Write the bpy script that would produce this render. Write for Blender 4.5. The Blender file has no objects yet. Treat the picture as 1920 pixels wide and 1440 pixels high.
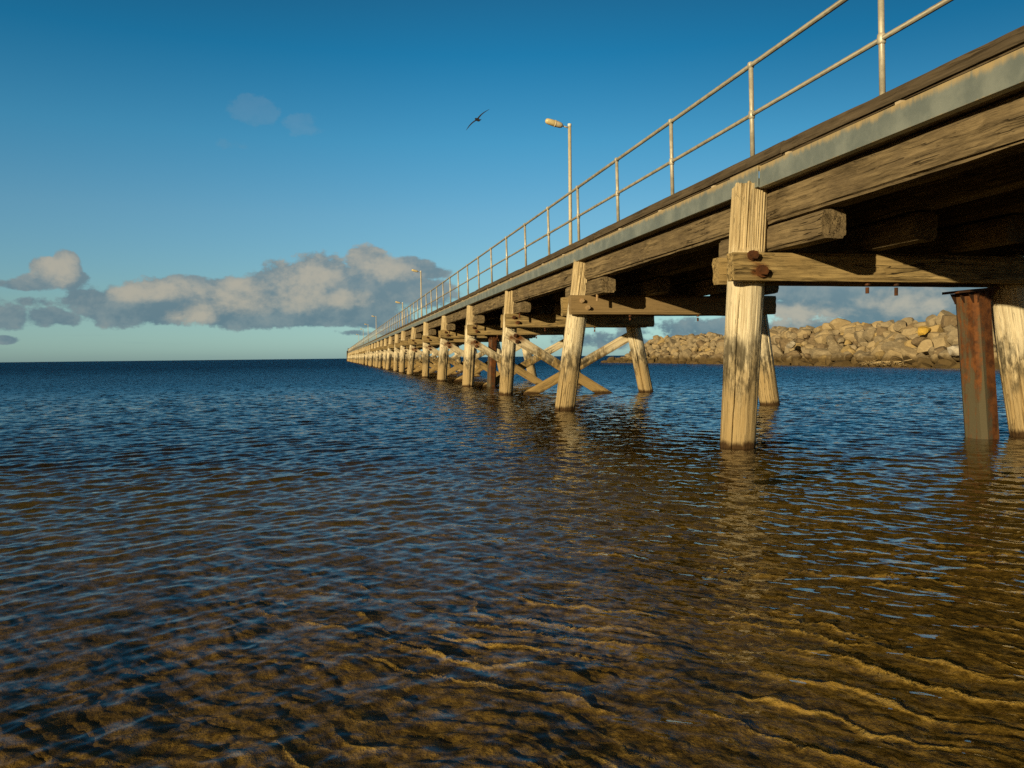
import bpy, bmesh, math, random
import numpy as np
from mathutils import Vector, Matrix, Euler

random.seed(7)
rng = np.random.default_rng(11)
R = math.radians
scene = bpy.context.scene
COL = scene.collection

# ------------------------------------------------------------------ camera
F_PX, PHI, TH, RHO, CAM_H = 1530.0, math.atan(331 / 1530), math.atan(51.6 / 1530), 0.011, 0.93
fwd = Vector((math.sin(PHI) * math.cos(TH), math.cos(PHI) * math.cos(TH), -math.sin(TH)))
r0 = Vector((math.cos(PHI), -math.sin(PHI), 0))
u0 = r0.cross(fwd)
right = r0 * math.cos(RHO) - u0 * math.sin(RHO)
up = u0 * math.cos(RHO) + r0 * math.sin(RHO)
cam_d = bpy.data.cameras.new('camera')
cam = bpy.data.objects.new('camera', cam_d)
COL.objects.link(cam)
cam.matrix_world = Matrix(((right.x, up.x, -fwd.x, 0), (right.y, up.y, -fwd.y, 0), (right.z, up.z, -fwd.z, CAM_H), (0, 0, 0, 1)))
cam_d.sensor_width = 36
cam_d.lens = 36 * F_PX / 1920
cam_d.clip_start = 0.05
cam_d.clip_end = 20000
scene.camera = cam


def pix_dir(x, y):
    d = fwd + right * ((x - 960) / F_PX) - up * ((y - 720) / F_PX)
    return d.normalized()


def pix_angles(x, y):
    d = pix_dir(x, y)
    return math.atan2(d.x, d.y), math.asin(d.z)


# ------------------------------------------------------------------ view
scene.view_settings.view_transform = 'Standard'
scene.view_settings.look = 'None'
scene.view_settings.exposure = 0.0
scene.view_settings.gamma = 1.0
scene.view_settings.use_curve_mapping = False
scene.render.film_transparent = False
cy = scene.cycles
cy.max_bounces = 7
cy.use_denoising = False
cy.transparent_max_bounces = 24
cy.caustics_reflective = False
cy.caustics_refractive = False
cy.sample_clamp_indirect = 4.0


# ------------------------------------------------------------------ node helper
class NT:
    def __init__(self, tree):
        self.t = tree
        tree.nodes.clear()

    def n(self, typ, **kw):
        nd = self.t.nodes.new(typ)
        for k, v in kw.items():
            setattr(nd, k, v)
        return nd

    def link(self, a, b):
        self.t.links.new(a, b)

    def put(self, sock, v):
        if hasattr(v, 'is_linked'):
            self.link(v, sock)
        elif isinstance(v, (tuple, list)) and len(v) == 3 and sock.type == 'RGBA':
            sock.default_value = (*v, 1)
        else:
            sock.default_value = v

    def m(self, op, a, b=None, c=None, clamp=False):
        nd = self.n('ShaderNodeMath', operation=op, use_clamp=clamp)
        for i, v in enumerate((a, b, c)):
            if v is not None:
                self.put(nd.inputs[i], v)
        return nd.outputs[0]

    def vm(self, op, a, b=None, out=0):
        nd = self.n('ShaderNodeVectorMath', operation=op)
        self.put(nd.inputs[0], a)
        if b is not None:
            self.put(nd.inputs[1], b)
        return nd.outputs['Value'] if op in ('DOT_PRODUCT', 'LENGTH') else nd.outputs[0]

    def mix(self, f, a, b, blend='MIX'):
        nd = self.n('ShaderNodeMix', data_type='RGBA', blend_type=blend)
        self.put(nd.inputs[0], f)
        self.put(nd.inputs[6], a)
        self.put(nd.inputs[7], b)
        return nd.outputs[2]

    def noise(self, vec, scale, detail=4, rough=0.55, dist=0.0, dim='3D', w=None):
        nd = self.n('ShaderNodeTexNoise', noise_dimensions=dim)
        self.put(nd.inputs['Vector'], vec)
        if w is not None:
            self.put(nd.inputs['W'], w)
        nd.inputs['Scale'].default_value = scale
        nd.inputs['Detail'].default_value = detail
        nd.inputs['Roughness'].default_value = rough
        nd.inputs['Distortion'].default_value = dist
        return nd.outputs[0]

    def step(self, x, a, b, lo=0.0, hi=1.0, smooth=True):
        nd = self.n('ShaderNodeMapRange', interpolation_type='SMOOTHSTEP' if smooth else 'LINEAR')
        self.put(nd.inputs[0], x)
        nd.inputs[1].default_value = a
        nd.inputs[2].default_value = b
        nd.inputs[3].default_value = lo
        nd.inputs[4].default_value = hi
        return nd.outputs[0]

    def ramp(self, x, stops, interp='LINEAR'):
        nd = self.n('ShaderNodeValToRGB')
        nd.color_ramp.interpolation = interp
        el = nd.color_ramp.elements
        while len(el) < len(stops):
            el.new(0.5)
        for e, (p, c) in zip(el, stops):
            e.position = p
            e.color = (*c, 1) if len(c) == 3 else c
        self.put(nd.inputs[0], x)
        return nd.outputs[0]

    def comb(self, x, y, z):
        nd = self.n('ShaderNodeCombineXYZ')
        for i, v in enumerate((x, y, z)):
            self.put(nd.inputs[i], v)
        return nd.outputs[0]

    def sep(self, v):
        nd = self.n('ShaderNodeSeparateXYZ')
        self.put(nd.inputs[0], v)
        return nd.outputs


def new_mat(name):
    m = bpy.data.materials.new(name)
    m.use_nodes = True
    return m, NT(m.node_tree)


def finish(nt, color, rough=0.85, height=None, bump=0.3, dist=0.01, metallic=0.0, spec=0.3):
    p = nt.n('ShaderNodeBsdfPrincipled')
    nt.put(p.inputs['Base Color'], color)
    nt.put(p.inputs['Roughness'], rough)
    nt.put(p.inputs['Metallic'], metallic)
    p.inputs['Specular IOR Level'].default_value = spec
    if height is not None:
        b = nt.n('ShaderNodeBump')
        b.inputs['Strength'].default_value = bump
        b.inputs['Distance'].default_value = dist
        nt.link(height, b.inputs['Height'])
        nt.link(b.outputs[0], p.inputs['Normal'])
    o = nt.n('ShaderNodeOutputMaterial')
    nt.link(p.outputs[0], o.inputs['Surface'])


# ------------------------------------------------------------------ materials
def timber_mat(name, light, mid, dark, crack=0.6, band=False, rust=True, blotch=0.5, bumpy=0.6, gscale=1.0):
    m, t = new_mat(name)
    tc = t.n('ShaderNodeTexCoord')
    oi = t.n('ShaderNodeObjectInfo')
    seed = t.m('MULTIPLY', oi.outputs['Random'], 60.0)
    p = t.vm('ADD', tc.outputs['Object'], t.comb(seed, seed, seed))
    g = gscale
    warp = t.noise(p, 2.2, 3)
    s = t.sep(p)
    px = t.m('ADD', s[0], t.m('MULTIPLY', warp, 0.06))
    py = t.m('ADD', s[1], t.m('MULTIPLY', warp, 0.05))
    grain = t.noise(t.comb(t.m('MULTIPLY', px, 30 * g), t.m('MULTIPLY', py, 30 * g), t.m('MULTIPLY', s[2], 1.3)), 1.0, 6, 0.62)
    fine = t.noise(t.comb(t.m('MULTIPLY', px, 150 * g), t.m('MULTIPLY', py, 150 * g), t.m('MULTIPLY', s[2], 5.0)), 1.0, 4, 0.6)
    ck = t.noise(t.comb(t.m('MULTIPLY', px, 11 * g), t.m('MULTIPLY', py, 11 * g), t.m('MULTIPLY', s[2], 0.55)), 1.0, 3, 0.55, 0.35)
    ckline = t.step(t.m('ABSOLUTE', t.m('SUBTRACT', ck, 0.53)), 0.003, 0.016, 1.0, 0.0)
    ckmask = t.step(t.noise(p, 1.6, 2), 0.42, 0.6)
    ckline = t.m('MULTIPLY', ckline, ckmask)
    fi = t.noise(t.comb(t.m('MULTIPLY', px, 48 * g), t.m('MULTIPLY', py, 48 * g), t.m('MULTIPLY', s[2], 0.7)), 1.0, 3, 0.5)
    fiss = t.m('MULTIPLY', t.step(fi, 0.64, 0.70), t.step(t.noise(p, 2.6, 2), 0.4, 0.58))
    bl = t.noise(p, 1.7, 5, 0.6)
    bl2 = t.noise(t.comb(t.m('MULTIPLY', s[0], 5), t.m('MULTIPLY', s[1], 5), t.m('MULTIPLY', s[2], 1.6)), 1.0, 5, 0.65)
    col = t.mix(t.step(grain, 0.3, 0.72), dark, light)
    col = t.mix(t.m('MULTIPLY', t.step(bl, 0.42, 0.66), blotch), col, mid)
    col = t.mix(t.m('MULTIPLY', t.step(bl2, 0.5, 0.7), blotch), col, dark)
    col = t.mix(t.step(fine, 0.3, 0.7, 0.0, 0.35), col, light)
    if band:
        geo = t.n('ShaderNodeNewGeometry')
        z = t.sep(geo.outputs['Position'])[2]
        wob = t.noise(t.vm('MULTIPLY', t.vm('ADD', geo.outputs['Position'], t.comb(seed, 0.0, 0.0)), (5, 5, 1.6)), 1.0, 5, 0.65)
        w2 = t.noise(t.vm('MULTIPLY', t.vm('ADD', geo.outputs['Position'], t.comb(seed, 9.0, 0.0)), (9, 9, 3.5)), 1.0, 5, 0.7)
        zz = t.m('ADD', z, t.m('MULTIPLY', t.m('SUBTRACT', wob, 0.5), 1.1))
        pale = (0.82, 0.77, 0.61)
        # sun-bleached length between the weed line and the deck timbers
        bleach = t.m('MULTIPLY', t.step(zz, 0.75, 1.05), t.step(zz, 1.75, 2.05, 1.0, 0.0))
        col = t.mix(t.m('MULTIPLY', bleach, 0.72), col, t.mix(t.step(grain, 0.25, 0.6), (0.46, 0.39, 0.26), pale))
        # black weed / algae patches above the waterline
        alg = t.m('MULTIPLY', t.m('MULTIPLY', t.step(zz, 0.42, 0.72), t.step(zz, 0.88, 1.25, 1.0, 0.0)), t.step(w2, 0.36, 0.58))
        col = t.mix(t.m('MULTIPLY', alg, 0.85), col, (0.045, 0.04, 0.028))
        tan = t.m('MULTIPLY', t.step(zz, 0.45, 0.75, 1.0, 0.0), 0.6)
        col = t.mix(tan, col, (0.34, 0.245, 0.11))
        wet = t.step(t.m('ADD', z, t.m('MULTIPLY', t.m('SUBTRACT', w2, 0.5), 0.16)), 0.03, 0.10, 1.0, 0.0)
        col = t.mix(wet, col, (0.06, 0.035, 0.015))
    if rust:
        at = t.n('ShaderNodeAttribute', attribute_name='rust')
        rm = t.step(t.m('ADD', at.outputs['Fac'], t.m('MULTIPLY', t.m('SUBTRACT', bl2, 0.5), 1.1)), 0.3, 0.9)
        col = t.mix(t.m('MULTIPLY', rm, t.step(at.outputs['Fac'], 0.02, 0.2)), col, t.mix(t.step(fine, 0.35, 0.65), (0.045, 0.018, 0.008), (0.24, 0.095, 0.025)))
    col = t.mix(t.m('MULTIPLY', fiss, crack * 0.6), col, (0.035, 0.024, 0.012))
    col = t.mix(t.m('MULTIPLY', ckline, crack), col, (0.02, 0.014, 0.008))
    h = t.m('ADD', t.m('MULTIPLY', grain, 0.9), t.m('MULTIPLY', fine, 0.35))
    h = t.m('SUBTRACT', h, t.m('MULTIPLY', t.m('MAXIMUM', ckline, fiss), 0.9))
    finish(t, col, 0.88, h, bumpy, 0.012, spec=0.2)
    return m


M = {}
M['pile'] = timber_mat('pile_timber', (0.62, 0.53, 0.35), (0.47, 0.385, 0.225), (0.34, 0.265, 0.15), crack=0.62, band=True, bumpy=0.8, gscale=1.7)
M['beam'] = timber_mat('beam_timber', (0.33, 0.26, 0.155), (0.115, 0.09, 0.058), (0.04, 0.031, 0.019), crack=0.95, blotch=0.9, bumpy=1.0)
M['cap'] = timber_mat('headstock_timber', (0.50, 0.385, 0.19), (0.32, 0.235, 0.11), (0.055, 0.04, 0.02), crack=0.9, blotch=0.75, bumpy=0.8)
M['newcap'] = timber_mat('smooth_headstock_timber', (0.30, 0.22, 0.115), (0.26, 0.185, 0.095), (0.2, 0.145, 0.075), crack=0.25, blotch=0.4, bumpy=0.25)
M['brace'] = timber_mat('brace_timber', (0.50, 0.37, 0.17), (0.38, 0.26, 0.1), (0.15, 0.1, 0.04), crack=0.6, band=True, blotch=0.5)
M['kerb'] = timber_mat('kerb_timber', (0.15, 0.12, 0.083), (0.095, 0.076, 0.053), (0.04, 0.032, 0.022), crack=0.7, rust=False, blotch=0.5)
M['deck'] = timber_mat('deck_timber', (0.2, 0.16, 0.11), (0.14, 0.11, 0.08), (0.07, 0.05, 0.035), rust=False)


def steel_mat():
    m, t = new_mat('galvanised_channel')
    geo = t.n('ShaderNodeNewGeometry')
    P = geo.outputs['Position']
    s = t.sep(P)
    n1 = t.noise(t.comb(t.m('MULTIPLY', s[1], 5), t.m('MULTIPLY', s[2], 0.8), 0.0), 1.0, 6, 0.75)
    n2 = t.noise(P, 3.0, 5, 0.6)
    n3 = t.noise(t.comb(t.m('MULTIPLY', s[1], 22), t.m('MULTIPLY', s[2], 2.0), 3.0), 1.0, 4, 0.6)
    top = t.step(s[2], 2.62, 2.76, 0.0, 0.42)
    bot = t.step(s[2], 2.53, 2.565, 0.3, 0.0)
    f = t.m('ADD', t.m('ADD', t.m('MULTIPLY', n1, 0.55), t.m('MULTIPLY', n3, 0.3)), t.m('ADD', top, bot))
    stain = t.step(f, 0.6, 0.86)
    base = t.mix(t.step(n2, 0.35, 0.7), (0.17, 0.21, 0.22), (0.27, 0.315, 0.315))
    col = t.mix(t.m('MULTIPLY', stain, 0.9), base, t.mix(n3, (0.42, 0.31, 0.14), (0.60, 0.48, 0.27)))
    finish(t, col, 0.55, t.m('ADD', n2, t.m('MULTIPLY', n3, 0.3)), 0.12, 0.01, metallic=0.15, spec=0.4)
    return m


M['channel'] = steel_mat()


def pipe_mat(name, a, b, metal=0.35, rough=0.45):
    m, t = new_mat(name)
    tc = t.n('ShaderNodeTexCoord')
    n = t.noise(tc.outputs['Object'], 14.0, 5, 0.65)
    n2 = t.noise(tc.outputs['Object'], 2.1, 3)
    col = t.mix(t.step(t.m('ADD', t.m('MULTIPLY', n, 0.6), t.m('MULTIPLY', n2, 0.4)), 0.35, 0.65), a, b)
    finish(t, col, t.step(n, 0.3, 0.7, rough - 0.08, rough + 0.15), n, 0.1, 0.004, metallic=metal, spec=0.5)
    return m


M['pipe'] = pipe_mat('galvanised_pipe', (0.43, 0.415, 0.36), (0.60, 0.575, 0.50), 0.25, 0.42)
M['rail'] = pipe_mat('shaded_rail_pipe', (0.20, 0.195, 0.17), (0.33, 0.32, 0.28), 0.3, 0.5)  # same pipe as the posts, shade of its underside put into the colour
M['pole'] = pipe_mat('lamp_pole_steel', (0.50, 0.46, 0.36), (0.62, 0.57, 0.44), 0.1, 0.55)
M['capwhite'] = pipe_mat('white_pole_cap', (0.75, 0.74, 0.7), (0.82, 0.81, 0.77), 0.0, 0.5)
M['housing'] = pipe_mat('lamp_housing', (0.60, 0.53, 0.38), (0.70, 0.62, 0.46), 0.0, 0.45)
M['lens'] = pipe_mat('lamp_lens', (0.60, 0.50, 0.24), (0.72, 0.62, 0.36), 0.0, 0.15)
M['spacer'] = pipe_mat('pale_packer', (0.5, 0.42, 0.29), (0.62, 0.54, 0.4), 0.0, 0.7)


def rust_mat(name, a, b, c, th=0.5):
    m, t = new_mat(name)
    geo = t.n('ShaderNodeNewGeometry')
    P = geo.outputs['Position']
    tco = t.n('ShaderNodeTexCoord')
    n1 = t.noise(t.vm('MULTIPLY', P, (11, 11, 0.7)), 1.0, 6, 0.65)
    n2 = t.noise(P, 9.0, 6, 0.7)
    n3 = t.noise(P, 45.0, 4, 0.7)
    z = t.sep(P)[2]
    f = t.m('ADD', t.m('MULTIPLY', n1, 0.7), t.m('MULTIPLY', n2, 0.3))
    f = t.m('ADD', f, t.step(z, 0.0, 1.3, -0.02, 0.06))
    f = t.m('ADD', f, t.step(t.sep(tco.outputs['Object'])[0], -0.10, -0.02, -0.09, 0.015))
    col = t.mix(t.step(f, th - 0.07, th + 0.07), a, t.mix(t.step(n2, 0.35, 0.65), b, c))
    finish(t, col, 0.75, t.m('ADD', n2, t.m('MULTIPLY', n3, 0.5)), 0.5, 0.01, metallic=0.05)
    return m


M['steelpile'] = rust_mat('painted_rusting_steel', (0.095, 0.085, 0.055), (0.06, 0.022, 0.009), (0.17, 0.066, 0.02), 0.455)
M['rust'] = rust_mat('rusted_iron', (0.035, 0.017, 0.01), (0.055, 0.023, 0.011), (0.13, 0.05, 0.018), 0.5)
M['palebolt'] = rust_mat('pale_iron', (0.36, 0.27, 0.15), (0.3, 0.18, 0.08), (0.42, 0.32, 0.2), 0.55)


def rock_mat(name, a, b, c, dark=None):
    m, t = new_mat(name)
    tc = t.n('ShaderNodeTexCoord')
    oi = t.n('ShaderNodeObjectInfo')
    geo = t.n('ShaderNodeNewGeometry')
    rnd = oi.outputs['Random']
    p = t.vm('ADD', geo.outputs['Position'], t.comb(t.m('MULTIPLY', rnd, 40), 0.0, 0.0))
    n1 = t.noise(p, 1.8, 6, 0.62)
    n2 = t.noise(p, 8.0, 6, 0.68)
    n3 = t.noise(t.vm('MULTIPLY', p, (1, 1, 2.5)), 3.5, 5, 0.6)
    col = t.mix(t.step(n1, 0.35, 0.65), a, b)
    col = t.mix(t.step(n3, 0.5, 0.72, 0.0, 0.8), col, c)
    col = t.mix(t.step(n2, 0.55, 0.75, 0.0, 0.5), col, (0.07, 0.055, 0.035))
    col = t.mix(t.m('MULTIPLY', rnd, 0.35), col, b)
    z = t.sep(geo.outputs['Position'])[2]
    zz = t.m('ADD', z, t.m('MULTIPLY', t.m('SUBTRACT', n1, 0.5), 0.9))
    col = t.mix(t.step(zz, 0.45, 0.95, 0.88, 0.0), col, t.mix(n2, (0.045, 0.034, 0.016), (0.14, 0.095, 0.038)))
    h = t.m('ADD', t.m('MULTIPLY', n1, 0.5), t.m('MULTIPLY', n2, 0.6))
    finish(t, col, 0.92, h, 0.8, 0.06, spec=0.15)
    return m


ROCKM = {
    'grey': rock_mat('grey_stone', (0.226, 0.187, 0.126), (0.322, 0.270, 0.183), (0.409, 0.348, 0.235)),
    'tan': rock_mat('tan_stone', (0.33, 0.262, 0.155), (0.40, 0.325, 0.20), (0.26, 0.205, 0.13)),
    'ochre': rock_mat('ochre_stone', (0.36, 0.27, 0.125), (0.41, 0.315, 0.16), (0.29, 0.212, 0.10)),
    'brown': rock_mat('brown_stone', (0.157, 0.122, 0.077), (0.226, 0.174, 0.109), (0.296, 0.235, 0.148)),
    'yellow': rock_mat('yellow_stone', (0.58, 0.39, 0.07), (0.5, 0.34, 0.08), (0.4, 0.27, 0.08)),
    'white': rock_mat('white_splashed_stone', (0.42, 0.38, 0.3), (0.62, 0.58, 0.5), (0.7, 0.67, 0.6)),
}


# ------------------------------------------------------------------ numpy noise
def _h(ix, iy, iz, s):
    n = (ix * 374761393 + iy * 668265263 + iz * 2147483647 + s * 1274126177) & 0xFFFFFFFF
    n = ((n ^ (n >> 13)) * 1274126177) & 0xFFFFFFFF
    return ((n ^ (n >> 16)) & 0xFFFF) / 65535.0


def vnoise(x, y, z, s=0):
    x, y, z = np.broadcast_arrays(np.asarray(x, float), np.asarray(y, float), np.asarray(z, float))
    ix, iy, iz = (np.floor(v).astype(np.int64) for v in (x, y, z))
    fx, fy, fz = x - ix, y - iy, z - iz
    fx, fy, fz = (f * f * (3 - 2 * f) for f in (fx, fy, fz))
    out = 0
    for dx in (0, 1):
        for dy in (0, 1):
            for dz in (0, 1):
                w = (fx if dx else 1 - fx) * (fy if dy else 1 - fy) * (fz if dz else 1 - fz)
                out = out + w * _h(ix + dx, iy + dy, iz + dz, s)
    return out


def fbm(x, y, z, s=0, oct=4):
    a, tot, amp = 0, 0, 1
    for o in range(oct):
        a = a + amp * vnoise(x * 2 ** o, y * 2 ** o, z * 2 ** o, s + o)
        tot += amp
        amp *= 0.5
    return a / tot


# ------------------------------------------------------------------ object helpers
def link_mesh(name, me, mat, parent=None, mw=None):
    o = bpy.data.objects.new(name, me)
    COL.objects.link(o)
    if mat is not None and not me.materials:
        me.materials.append(mat)
    if parent is not None:
        o.parent = parent
    if mw is not None:
        o.matrix_basis = mw
    return o


def np_mesh(name, V, Fq, smooth=False, attrs=None):
    me = bpy.data.meshes.new(name)
    V = np.asarray(V, np.float32)
    Fq = np.asarray(Fq, np.int32)
    k = Fq.shape[1]
    me.vertices.add(len(V))
    me.vertices.foreach_set('co', V.ravel())
    me.loops.add(Fq.size)
    me.loops.foreach_set('vertex_index', Fq.ravel())
    me.polygons.add(len(Fq))
    me.polygons.foreach_set('loop_start', np.arange(0, Fq.size, k, dtype=np.int32))
    me.polygons.foreach_set('loop_total', np.full(len(Fq), k, np.int32))
    me.update(calc_edges=True)
    if smooth:
        me.polygons.foreach_set('use_smooth', np.ones(len(Fq), bool))
    for an, av in (attrs or {}).items():
        a = me.attributes.new(an, 'FLOAT', 'POINT')
        a.data.foreach_set('value', np.asarray(av, np.float32))
    me.validate()
    return me


def py_mesh(name, V, Fl, smooth=False):
    me = bpy.data.meshes.new(name)
    me.from_pydata([tuple(v) for v in V], [], Fl)
    if smooth:
        me.polygons.foreach_set('use_smooth', np.ones(len(me.polygons), bool))
    me.update()
    return me


class Sh:
    """collects shapes that become one mesh"""

    def __init__(self):
        self.v, self.f = [], []

    def add(self, V, Fl):
        o = len(self.v)
        self.v += [tuple(v) for v in V]
        self.f += [[i + o for i in f] for f in Fl]

    def box(self, x0, x1, y0, y1, z0, z1):
        V = [(x, y, z) for x in (x0, x1) for y in (y0, y1) for z in (z0, z1)]
        self.add(V, [(0, 1, 3, 2), (4, 6, 7, 5), (0, 4, 5, 1), (2, 3, 7, 6), (0, 2, 6, 4), (1, 5, 7, 3)])

    def tube(self, a, b, ra, rb=None, n=12, cap=True):
        a, b = Vector(a), Vector(b)
        rb = ra if rb is None else rb
        d = (b - a).normalized()
        q = d.orthogonal().normalized()
        w = d.cross(q)
        V, Fl = [], []
        for p, r in ((a, ra), (b, rb)):
            for i in range(n):
                t = 2 * math.pi * i / n
                V.append(p + q * (r * math.cos(t)) + w * (r * math.sin(t)))
        for i in range(n):
            j = (i + 1) % n
            Fl.append((i, j, n + j, n + i))
        if cap:
            Fl.append(tuple(range(n - 1, -1, -1)))
            Fl.append(tuple(range(n, 2 * n)))
        self.add(V, Fl)

    def lathe(self, prof, centre=(0, 0, 0), axis=(0, 0, 1), n=14):
        d = Vector(axis).normalized()
        q = d.orthogonal().normalized()
        w = d.cross(q)
        c = Vector(centre)
        V, Fl = [], []
        for r, h in prof:
            for i in range(n):
                t = 2 * math.pi * i / n
                V.append(c + d * h + q * (r * math.cos(t)) + w * (r * math.sin(t)))
        for k in range(len(prof) - 1):
            for i in range(n):
                j = (i + 1) % n
                Fl.append((k * n + i, k * n + j, (k + 1) * n + j, (k + 1) * n + i))
        Fl.append(tuple(range(n - 1, -1, -1)))
        Fl.append(tuple(range((len(prof) - 1) * n, len(prof) * n)))
        self.add(V, Fl)

    def build(self, name, mat, parent=None, smooth=False, mw=None):
        me = py_mesh(name, self.v, self.f, smooth)
        return link_mesh(name, me, mat, parent, mw)


def tag(o, label=None, cat=None, group=None, kind=None):
    for k, v in (('label', label), ('category', cat), ('group', group), ('kind', kind)):
        if v:
            o[k] = v
    return o


def frame(a, zdir, xhint):
    """matrix with local Z along zdir, local X near xhint, origin a"""
    z = Vector(zdir).normalized()
    y = z.cross(Vector(xhint)).normalized()
    x = y.cross(z)
    return Matrix(((x.x, y.x, z.x, a[0]), (x.y, y.y, z.y, a[1]), (x.z, y.z, z.z, a[2]), (0, 0, 0, 1)))


# sawn timber: local Z is the length, section w (X) by h (Y), worn edges, weathered faces
def timber_mesh(name, L, w, h, seed, nz=24, m=5, amp=0.006, wear=0.012, rust=(), split=()):
    side = []
    for (ax, ay, bx, by) in ((-1, -1, 1, -1), (1, -1, 1, 1), (1, 1, -1, 1), (-1, 1, -1, -1)):
        for k in range(m):
            t = k / m
            side.append((ax + (bx - ax) * t, ay + (by - ay) * t))
    side = np.array(side)
    n = len(side)
    zs = np.linspace(0, L, nz + 1)
    X = np.repeat((side[:, 0] * w / 2)[None, :], nz + 1, 0)
    Y = np.repeat((side[:, 1] * h / 2)[None, :], nz + 1, 0)
    Z = np.repeat(zs[:, None], n, 1)
    corner = (np.abs(side[:, 0]) > 0.99) & (np.abs(side[:, 1]) > 0.99)
    cw = wear * (0.5 + 1.2 * fbm(X * 3, Y * 3, Z * 2.5, seed, 3))
    X = np.where(corner[None, :], X - np.sign(X) * cw, X)
    Y = np.where(corner[None, :], Y - np.sign(Y) * cw, Y)
    d = (fbm(X * 25, Y * 25, Z * 2.5, seed + 5, 4) - 0.5) * 2 * amp + (fbm(X * 3, Y * 3, Z * 1.2, seed + 9, 2) - 0.5) * 2 * amp
    nx = np.where(np.abs(side[:, 0]) > 0.99, np.sign(side[:, 0]), 0)[None, :]
    ny = np.where(np.abs(side[:, 1]) > 0.99, np.sign(side[:, 1]), 0)[None, :]
    X = X + nx * d
    Y = Y + ny * d
    bow = (fbm(np.zeros_like(Z), np.zeros_like(Z), Z * 0.25 + seed, seed + 2, 2) - 0.5) * 0.012
    X = X + bow
    ze = (fbm(X * 14, Y * 14, Z, seed + 3, 3) - 0.5) * 0.03
    Z[0] = Z[0] + ze[0]
    Z[-1] = Z[-1] + ze[-1]
    V = np.stack([X, Y, Z], -1).reshape(-1, 3)
    i = np.arange(nz)[:, None] * n + np.arange(n)[None, :]
    j = np.arange(nz)[:, None] * n + (np.arange(n)[None, :] + 1) % n
    Fq = np.stack([i, j, j + n, i + n], -1).reshape(-1, 4)
    c0, c1 = len(V), len(V) + 1
    V = np.vstack([V, [[0, 0, Z[0].mean()]], [[0, 0, Z[-1].mean()]]])
    me = bpy.data.meshes.new(name)
    Fl = [tuple(q) for q in Fq.tolist()]
    for k in range(n):
        Fl.append(((k + 1) % n, k, c0))
        Fl.append((nz * n + k, nz * n + (k + 1) % n, c1))
    me.from_pydata(V.tolist(), [], Fl)
    if rust:
        r = np.zeros(len(V))
        for (x, y, z, rad) in rust:
            dd = (V[:, 0] - x) ** 2 + (V[:, 1] - y) ** 2 + (V[:, 2] - z) ** 2
            r = np.maximum(r, 1 - np.sqrt(dd) / rad)
        a = me.attributes.new('rust', 'FLOAT', 'POINT')
        a.data.foreach_set('value', np.clip(r, 0, 1).astype(np.float32))
    me.update()
    return me


def timber(name, a, b, w, h, xhint, mat, parent, seed, **kw):
    a, b = Vector(a), Vector(b)
    me = timber_mesh(name, (b - a).length, w, h, seed, **kw)
    return link_mesh(name, me, mat, parent, frame(a, b - a, xhint))


# round pile: local Z up its axis; radial checks, flattened faces where the caps bear
def pile_mesh(name, L, rb, rt, seed, n=32, nz=40, cracks=5, flat_from=None, ragged=0.03, head=None):
    th = np.linspace(0, 2 * math.pi, n, endpoint=False)[None, :]
    zs = np.linspace(0, L, nz + 1)[:, None]
    T = zs / L
    rad = rb + (rt - rb) * T
    cxx, sxx = np.cos(th), np.sin(th)
    rr = rad * (1 + 0.05 * (fbm(cxx * 1.1, sxx * 1.1, zs * 0.8, seed, 3) - 0.5) * 2)
    rr = rr + 0.006 * (fbm(cxx * 7, sxx * 7, zs * 0.7, seed + 4, 3) - 0.5) * 2
    r_ = random.Random(seed)
    for k in range(cracks):
        t0 = r_.uniform(0, 2 * math.pi)
        z0 = r_.uniform(0.25, 1) * L
        zl = r_.uniform(0.15, 0.4) * L
        wdt = max(r_.uniform(0.025, 0.045), 5.2 / n)
        tt = t0 + 0.12 * (fbm(zs * 1.3, zs * 0 + k, 0, seed + k, 2) - 0.5)
        dth = np.abs((th - tt + math.pi) % (2 * math.pi) - math.pi)
        env = np.clip(1 - ((zs - z0) / zl) ** 2, 0, 1)
        rr = rr - 0.05 * env * np.clip(1 - dth / wdt, 0, 1)
    if n > 60 and flat_from is not None:
        up_ = np.clip((zs - flat_from) / 0.05, 0, 1)
        rdg = np.abs(fbm(cxx * 7 + 3, sxx * 7, zs * 0.35, seed + 21, 3) - 0.5) * 2
        rr = rr - up_ * 0.03 * np.clip(0.32 - rdg, 0, 1) / 0.32
    X, Y = rr * cxx, rr * sxx
    if flat_from is not None:
        f = np.clip((zs - flat_from) / 0.04, 0, 1)
        Yc = np.maximum(Y, -0.15 - 0.012 * fbm(X * 30, zs * 1.2, 0, seed, 3))
        Y = Y * (1 - f) + Yc * f
        Y = np.where(f > 0, np.minimum(Y, 0.15), Y)
    Z = np.repeat(zs, n, 1)
    Z[-1] = Z[-1] + (fbm(cxx * 4, sxx * 4, 0, seed + 8, 3)[0] - 0.5) * 2 * ragged
    V = np.stack([X, Y, Z], -1).reshape(-1, 3)
    i = np.arange(nz)[:, None] * n + np.arange(n)[None, :]
    j = np.arange(nz)[:, None] * n + (np.arange(n)[None, :] + 1) % n
    Fl = [tuple(q) for q in np.stack([i, j, j + n, i + n], -1).reshape(-1, 4).tolist()]
    V = V.tolist() + [[0, 0, L - 0.01]]
    for k in range(n):
        Fl.append((nz * n + k, nz * n + (k + 1) % n, len(V) - 1))
    me = py_mesh(name, V, Fl, False)
    if n < 20:
        me.polygons.foreach_set('use_smooth', np.ones(len(me.polygons), bool))
    return me


# ================================================================== JETTY
jetty = bpy.data.objects.new('jetty', None)
COL.objects.link(jetty)
jetty.location = (5.7, 0, 0)
tag(jetty, 'long weathered timber jetty on raked piles with a galvanised pipe handrail', 'jetty')
JM = Matrix.Translation((-5.7, 0, 0))


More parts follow.
